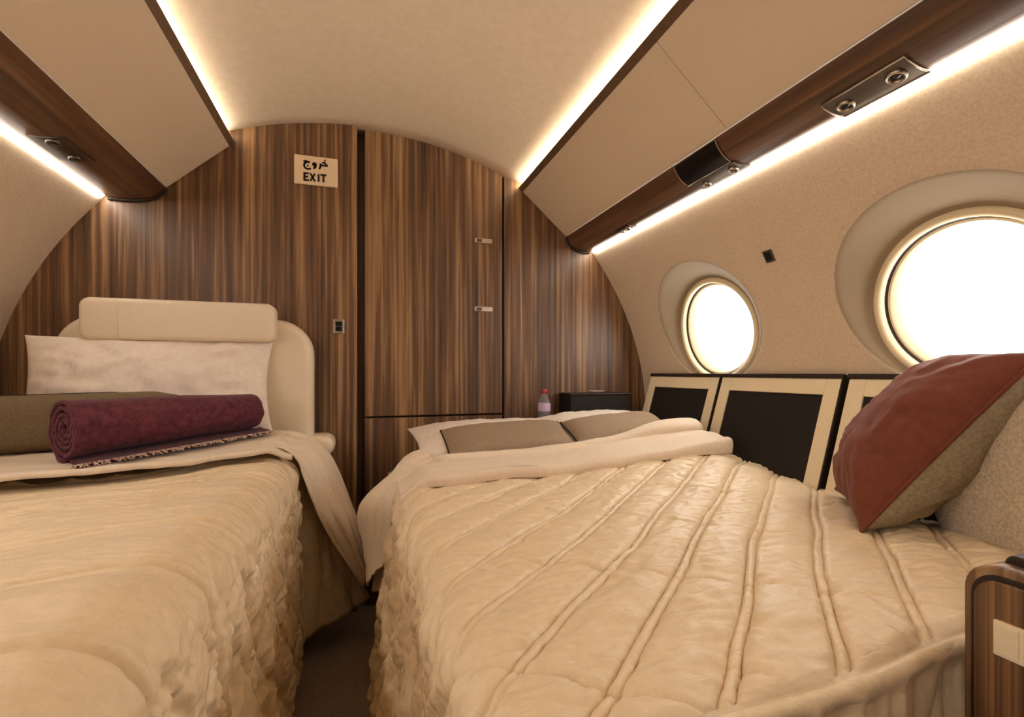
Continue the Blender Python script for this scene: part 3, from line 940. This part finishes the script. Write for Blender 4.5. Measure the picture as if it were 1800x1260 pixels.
# window side bed
one_piece('pillow', 'white pillow at the head of the wide bed, nearest the aisle', 'pillow',
          basis((.475, 1.765, .705), (1, .03, .02), (0, .95, .20)), .60, .32, .11, 'white', 'white pillows at the head of the wide bed', seed=3)
one_piece('pillow', 'white pillow at the head of the wide bed, beside the black corner box', 'pillow',
          basis((.930, 1.765, .725), (1, 0, .03), (0, .95, .22)), .50, .32, .11, 'white', 'white pillows at the head of the wide bed', seed=6)
one_piece('cushion', 'flat grey cushion with dark piping on the pillow nearest the aisle', 'cushion',
          basis((.500, 1.640, .712), (1, .02, .035), (0, .80, .36)), .455, .19, .085, 'grey', 'grey cushions on the wide bed', 'piping', seed=9, pinch=.02, p=4, wr=.002)
one_piece('cushion', 'flat grey cushion with dark piping in front of the black corner box', 'cushion',
          basis((.940, 1.645, .735), (1, .03, .06), (0, .80, .34)), .41, .18, .080, 'grey', 'grey cushions on the wide bed', 'piping', seed=12, pinch=.02, p=4, wr=.002)

# bed by the windowless side
one_piece('pillow', 'large white pillow leaning on the cream seat back', 'pillow',
          basis((-.645, 1.865, .905), (1, .055, .01), (0, .22, .95)), .70, .34, .15, 'white', None, seed=21, pinch=.065, wr=.010, p=2.6)
one_piece('bolster_cushion', 'olive brown bolster cushion with dark piping behind the plum blanket', 'cushion',
          basis((-.84, 1.735, .806), (1, .28, .02), (0, .20, .9)), .66, .165, .11, 'olive', None, 'piping', seed=24, pinch=.01, p=5, wr=.002)

# rust cushion: front, back and piping
e1 = Vector((.707, .707, 0)); e2 = Vector((.42, -.42, .80)).normalized()
Wc, Hc = .36, .40
orgc = Vector((.868, .650, .662)) + e1 * Wc / 2 + e2 * Hc / 2
mwc = basis(orgc, e1, e2)
nrm_ = e1.cross(e2)
rc = thing('cushion', 'rust red cushion with a grey woven back leaning on the fleece seat back', 'cushion', mw=mwc)
A, B = puff(Wc, Hc, .17, 70, 70, .07, .006, 31, 2.4)
sgn = 1 if nrm_.z > 0 else -1
front, back = (A, B) if sgn > 0 else (B, A)
front = front * np.array([1, 1, 1.15]); back = back * np.array([1, 1, 1.25])
for nm, G, mt in (('front_cover', front, 'red'), ('back_cover', back, 'cushback')):
    mesh(nm, G.reshape(-1, 3), grid_faces(70, 70), mt, rc)
tube('piping', edge_loop(front), .004, 'red', rc, True, 6)

# ------------------------------------------------------------------ seat back turned headboard
def rounded_rect(w, h, r, k=10, rb=None):
    rb = r if rb is None else rb
    pts = []
    for cx, cy, a0, rr in ((w / 2, h, 0, r), (-w / 2, h, 90, r), (-w / 2, 0, 180, rb), (w / 2, 0, 270, rb)):
        sx = -1 if cx > 0 else 1; sy = -1 if cy > 0 else 1
        for i in range(k + 1):
            q = math.radians(a0 + 90 * i / k)
            pts.append((cx + sx * rr + rr * math.cos(q), cy + sy * rr + rr * math.sin(q)))
    return pts
hb = thing('reclined_seat', 'cream leather seat back with a headrest cushion at the walnut bulkhead', 'seat', (-.565, 1.95, .0))
pts = rounded_rect(.79, .50, .13, 12, .05)
b_ = extrude_poly('backrest', [(p[0] + .0, p[1] + .645) for p in pts], -.020, .060, lambda a, b, d: (a, d, b), 'leather', hb, .030, 5, True)
pts = rounded_rect(.565, .135, .030, 8)
h_ = extrude_poly('headrest', [(p[0] - .005, p[1] + 1.056) for p in pts], -.095, -.022, lambda a, b, d: (a, d, b), 'leather', hb, .016, 4, True)
tube('stitch_seam', [(-.178, -.0958, 1.062), (-.180, -.0962, 1.12), (-.182, -.0958, 1.186)], .0012, 'cream', hb, ns=5)
pts = rounded_rect(.86, .075, .034, 6)
extrude_poly('seat_cushion', [(p[0] + .04, p[1] + .645) for p in pts], -.07, .06, lambda a, b, d: (a, d, b), 'leather', hb, .02, 4, True)

# ------------------------------------------------------------------ plum blanket, rolled, with a fringed tail
pa, pb = Vector((-.705, 1.475, .808)), Vector((-.352, 1.815, .820))
ax = (pb - pa); LB = ax.length
mwb = basis(pa, ax, Vector((0, 0, 1)))      # x along the roll, y up, z toward the viewer's side
bl = thing('blanket', 'plum blanket rolled up on the sheet in front of the white pillow', 'blanket', mw=mwb)
turns = 4.3; k = 190
th = np.linspace(0, turns * 2 * math.pi, k)
rr = .010 + (.073 - .010) * th / th[-1]
st = np.linspace(0, LB, 46)
T, Sx = np.meshgrid(th, st, indexing='ij')
Rr = np.interp(T, th, rr) * (1 + .03 * pn(T * .5, Sx * 6, 91)) + .003 * pn(T * 1.6, Sx * 3, 92)
wob = .012 * np.sin(T * 1.0 + 1) * np.exp(-Sx / .05) * (T / th[-1])
end = 4.0                      # where the outer turn leaves the roll (below, viewer's side)
phase = -math.pi / 2 - th[-1]
# direction: z is toward the viewer when its y component is negative
zdir = -1 if (mwb.to_3x3() @ Vector((0, 0, 1))).y > 0 else 1
Rr = Rr * (1.10 - .24 * Sx / LB)
Yl = Rr * np.sin(T + phase) * .97; Zl = zdir * Rr * np.cos(T + phase) * 1.05
Xl = Sx + .010 * (T / th[-1] - .5) * np.where(Sx < LB / 2, -1, 1) * .6 + .004 * pn(T * 2, 0 * T, 93)
roll = mesh('rolled_cloth', np.stack([Xl, Yl, Zl], -1).reshape(-1, 3), grid_faces(k, 46), 'plum', bl, fix=False)
solid(roll, .0095, 0)
# tail lying on the sheet toward the viewer
q = np.linspace(0, 1, 22)
Q, S2 = np.meshgrid(q, np.linspace(.01, LB + .03, 46), indexing='ij')
tz = zdir * (.0 + .088 * Q)
ty = -.078 + .016 * S2 / LB - .004 * Q + .003 * pn(S2 * 20, Q * 3, 95) - .006 * (1 - Q) * 0
tail = mesh('tail', np.stack([S2 - .02 * Q, ty, tz], -1).reshape(-1, 3), grid_faces(22, 46), 'plum', bl, fix=False)
solid(tail, .007, 0)
# twisted fringe along the tail's edge
V = []; F = []
ns = 5
for i in range(85):
    s = .0 + (LB + .02) * i / 84
    L_ = .020 + .008 * random.random(); a0 = random.uniform(-.5, .5)
    base = np.array([s - .015, -.080 + .016 * s / LB, zdir * .086])
    path = [base + np.array([math.sin(a0) * L_ * f + .004 * math.sin(f * 9 + i), .004 * math.sin(f * 3.1) - .004 * f, zdir * L_ * f]) for f in (0, .33, .66, 1)]
    o0 = len(V)
    for j, p in enumerate(path):
        for m_ in range(ns):
            w = 2 * math.pi * m_ / ns; r_ = .0026 if j < 3 else .0012
            V.append(p + r_ * np.array([math.cos(w), math.sin(w), 0]))
    for j in range(3):
        for m_ in range(ns):
            F.append((o0 + j * ns + m_, o0 + j * ns + (m_ + 1) % ns, o0 + (j + 1) * ns + (m_ + 1) % ns, o0 + (j + 1) * ns + m_))
M['fringe'] = fabric('fringe_yarn', '#dcc6ad', '#95696a', 90, 0.95, 0.4)
fr = mesh('fringe', V, F, 'fringe', bl)
fr['kind'] = 'stuff'

# ------------------------------------------------------------------ fleece seat and walnut console, window side foreground
st_ = thing('armchair', 'pale fleece covered seat back behind the rust cushion and walnut console', 'armchair', (1.09, .2, 0))
def soft_block(name, cx, cy, cz, sx, sy, sz, e, mat, parent, rot=0.0, seed=5, lean=0.0):
    nu, nv = 90, 60
    u = np.linspace(-math.pi, math.pi, nu, endpoint=False); v = np.linspace(-math.pi / 2, math.pi / 2, nv)
    U, Vv = np.meshgrid(u, v, indexing='ij')
    f = lambda w: np.sign(w) * np.abs(w) ** e
    X = sx * f(np.cos(Vv)) * f(np.cos(U)); Y = sy * f(np.cos(Vv)) * f(np.sin(U)); Z = sz * f(np.sin(Vv))
    X = X + lean * Z
    wv = .006 * fbm(U * 2, Vv * 3, seed, 3)
    X, Y = X * (1 + wv), Y * (1 + wv)
    c, s = math.cos(rot), math.sin(rot)
    P = np.stack([cx + X * c - Y * s, cy + X * s + Y * c, cz + Z], -1).reshape(-1, 3) - np.array(parent.location)
    return mesh(name, P, grid_faces(nu, nv, True), mat, parent)
soft_block('backrest', 1.118, .21, .772, .150, .47, .187, .50, 'fleece', st_, math.radians(-8), 5, .10)
box('seat_cushion', .66, 1.16, -.45, .30, .36, .56, 'fleece', st_, .04, 5, st_.location)
box('seat_base', .68, 1.05, -.42, .28, .0, .37, 'darktrim', st_, .01, 2, st_.location)

cs = thing('side_console', 'walnut side console with rounded corner and ivory outlet plate', 'console', (.62, -.1, 0))
def yz(name, y0, y1, z0, z1, r, x0, x1, mat, bev=.002, seg=2, parent=cs):
    """plate in the plane facing the aisle, rounded at its far upper corner"""
    pts = [(y0, z0), (y1, z0)]
    for i in range(11):
        q = math.radians(90 * i / 10)
        pts.append((y1 - r + r * math.cos(q), z1 - r + r * math.sin(q)))
    pts.append((y0, z1))
    L = parent.location
    return extrude_poly(name, pts, x0, x1, lambda a, b, d: (d - L[0], a - L[1], b - L[2]), mat, parent, bev, seg)
yz('console_body', -.45, .345, 0.0, .757, .030, .606, .655, 'wood', .003)
M['wood_panel'] = wood('walnut_striped_panel', 2, '#3a2416', '#5d3f27', '#9a7048', 0.4, 190)
yz('dark_line', -.44, .338, .02, .748, .025, .6045, .612, 'darktrim', .001)
yz('side_panel', -.43, .334, .03, .743, .022, .6015, .612, 'wood_panel', .0015)
yz('top_cap', -.45, .322, .745, .766, .010, .625, .650, 'darktrim', .004, 3)
op = box('outlet_plate', .5985, .603, .272, .3165, .671, .706, 'ivory', cs, .0015, 2, cs.location)
for y0 in (.2745, .2960):
    q = box('outlet_cover', .597, .600, y0, y0 + .019, .674, .703, 'cream', None, .001, 2, cs.location)
    q.parent = op
